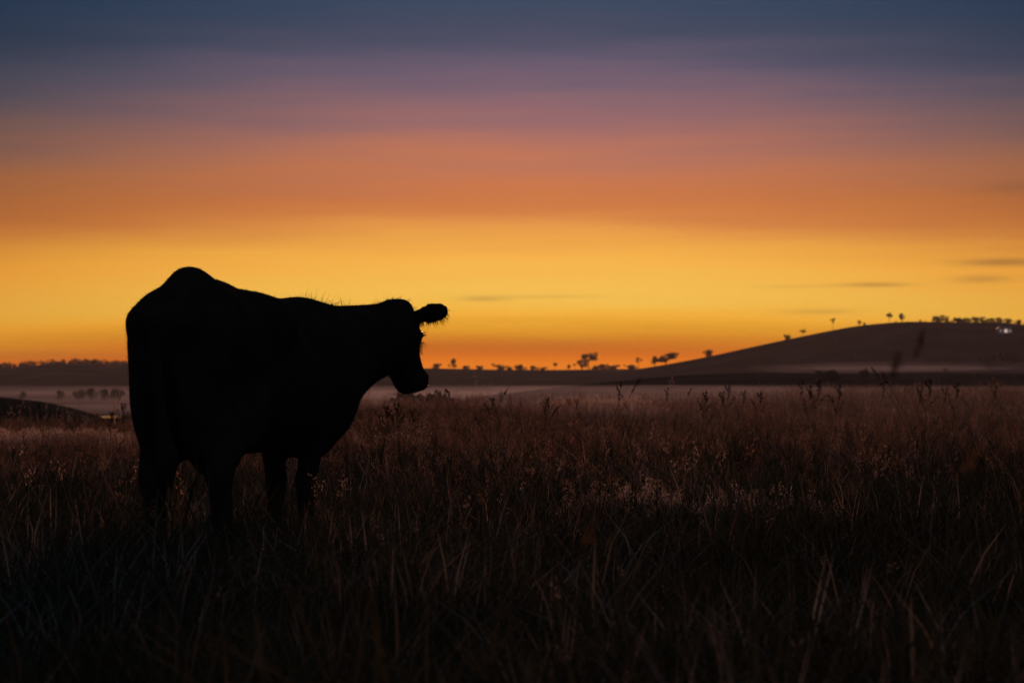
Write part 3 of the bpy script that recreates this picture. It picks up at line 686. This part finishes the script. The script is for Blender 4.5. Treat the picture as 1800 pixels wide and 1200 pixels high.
STK = [
 (95,705,20,'lean','dark seed stalk alone before the hump at far left',2.4), (126,737,24,'dock','small branched weed at the left field edge, left of the pond glint',0),
 (190,727,19,'dock','short bushy weed stalk right of the pond glint',0), (204,712,17,'plain','thin upright stalk closest to the cow\'s rump',0), (162,730,22,'plain','small weed stalk just left of the pond glint',1),
 (829,681,19,'lean','left of a close pair of leaning seed heads right of the muzzle',2.6), (841,680,19,'lean','right of a close pair of leaning seed heads right of the muzzle',.3),
 (834,708,21,'lean','leaning dark seed head in front of the mist right of the round bush',.6), (859,701,22,'dock','branched dark dock stalk against the bright mist',0), (871,690,26,'plain','thin stalk just right of the branched dock stalk',0),
 (925,712,16,'lean','long leaning seed head in the grass below the mist',.2), (878,731,15,'lean','short dark seed head low in the grass, left of a long leaning one',2.5),
 (957,701,24,'dock','twin branched weed at the mist edge near the centre',0), (950,705,23,'plain','narrow weed hugging the left of a branched weed at the centre',0), (992,702,27,'plain','small stalk left of another before the pale grass patch',0), (1006,703,27,'plain','small stalk right of another before the pale grass patch',0),
 (1045,662,13,'lean','high leaning seed head over the dark ridge right of centre',.4), (1071,676,17,'plain','thin stalk above the pale grass patch',0),
 (1161,683,24,'plain','upright stalk left of a bent one, below the skyline\'s big tree',0), (1175,680,22,'lean','bent seed stalk below the skyline\'s big tree',.5), (1232,690,21,'dock','dark weed left of the tall clump of weeds right of centre',0),
 (1258,688,22,'plain','slim stalk on the left of the tall dock weed right of centre',0), (1271,678,20,'dock','tall dark dock weed, the highest right of centre',0), (1296,688,23,'plain','slim stalk on the right of the tall dock weed',0), (1328,690,21,'dock','bushy dark weed midway along the right field edge',0),
 (1395,672,22,'plain','stalk rising over the field edge left of the foot-of-hill tree',0), (1429,670,19,'dock','dark many-headed weed below the foot-of-hill tree',0), (1414,680,20,'dock','shorter many-headed weed beside a taller dark one',0),
 (1465,679,19,'dock','round-headed weed at the field edge right of the many-headed weeds',0), (1539,672,21,'plain','thin stalk at the field edge below the slender misty tree',0),
 (1604,680,20,'plain','small weed left of a leaning stalk at the right field edge',0), (1627,643,13,'lean','leaning seed head crossing the mist band on the right',2.6), (1637,651,13,'lean','lower seed head beside a leaning one before the mist band',2.5),
 (1622,670,18,'dock','dark weed below two seed heads on the right',0), (1648,682,20,'plain','short weed right of the dark weed below two seed heads',0), (1672,675,20,'dock','branched weed on the field edge toward the right',0), (1735,680,21,'plain','last small weed on the field edge near the right border',0),
 (690,712,17,'dock','flowering weed clump right of the cow\'s brisket',0), (672,716,18,'dock','weed clump closest to the cow\'s chest',0), (712,720,16,'plain','small weed between chest weeds and the misty bush',0),
 (1439,574,3.0,'fat','blurred seed head close to the lens crossing the hill\'s skyline',0), (1399,608,2.9,'fat','blurred dark seed head close to the lens on the hill slope',0),
]
for i, (px, top, Y, kind, lab, fc) in enumerate(STK): stalk(px, top, Y, kind, lab, 600+i, fc)
for i, (px, top, Y, lab) in enumerate(((1548,786,2.8,'pale blurred seed head close to the lens at right'), (920,918,2.8,'pale blurred seed head in the dark foreground near the centre'))):
    stalk(px, top, Y, 'fat', lab, 700+i, .5*i, 'stem')

# ------------------------------------------------------------------ mist and haze
def lens(name, cx, cy, cz, rx, ry, rz, density, label, seed, g=.4):
    rg = np.random.default_rng(seed); V = []; F = []; nu, nv = 36, 12
    ph = rg.uniform(0, 6.28, 6)
    for j in range(1, nv):
        t = math.pi*j/nv
        for i in range(nu):
            a = 2*math.pi*i/nu; w = 1+.16*math.sin(2*a+ph[0])+.10*math.sin(3*a+ph[1])+.06*math.sin(5*a+ph[2])
            V.append((cx+rx*w*math.sin(t)*math.cos(a), cy+ry*w*math.sin(t)*math.sin(a), cz+rz*math.cos(t)*(1+.12*math.sin(3*a+ph[3]))))
    V += [(cx, cy, cz+rz), (cx, cy, cz-rz)]; tp, bt = len(V)-2, len(V)-1
    for j in range(nv-2):
        for i in range(nu): F.append((j*nu+i, (j+1)*nu+i, (j+1)*nu+(i+1) % nu, j*nu+(i+1) % nu))
    for i in range(nu): F.append((tp, i, (i+1) % nu)); F.append((bt, (nv-2)*nu+(i+1) % nu, (nv-2)*nu+i))
    o = mesh_obj(name, V, F, volume(name, density, g=g), smooth=True)
    return tag(o, label, 'mist', 'mist banks lying in the valley', 'stuff')
lens('mist', -20, 700, -5.5, 190, 150, 1.2, 0.0014, 'broad bank of mist on the valley floor behind the field edge', 1)
lens('mist', -40, 520, -5.4, 110, 100, 1.0, 0.0019, 'brighter low mist between the cow\'s chin and the skyline', 2)
lens('mist', -2, 300, -3.7, 62, 50, .75, 0.0025, 'mist drifting just behind the field edge right of the cow', 8)
lens('mist', -105, 380, -5.5, 60, 70, .7, .0032, 'low mist on the valley floor left of the cow', 3)
lens('mist', -190, 800, -4.2, 180, 160, 1.6, 0.0004, 'soft mist beneath the wooded ridge at left', 4)
lens('mist', 178, 880, 4.6, 58, 46, 1.3, .0030, 'narrow bright mist strip at the foot of the right hill', 5)
lens('mist', 62, 350, -1.2, 80, 36, .7, 0.0014, 'thin mist in front of the dark low rise on the right', 6)
lens('mist', 9, 60, .16, 20, 38, .44, 0.0050, 'faint ground mist hanging over the paddock beyond the cow', 7)
lens('mist', -30, 640, -4.6, 230, 190, 2.7, .0006, 'thin veil of mist rising off the valley floor below the skyline', 9)
lens('mist', 178, 870, 4.4, 85, 60, 3.2, .0010, 'faint wider veil around the mist strip below the hill', 10)
HB = boxm('haze', (0, 0, 26), (3480, 3480, 76), volume('haze_air', .00010, (.82,.86,1.0), .35), None)
HB.data.materials[0].name = 'haze_air'
tag(HB, 'thin evening haze filling the air over the whole valley', 'haze', kind='stuff')
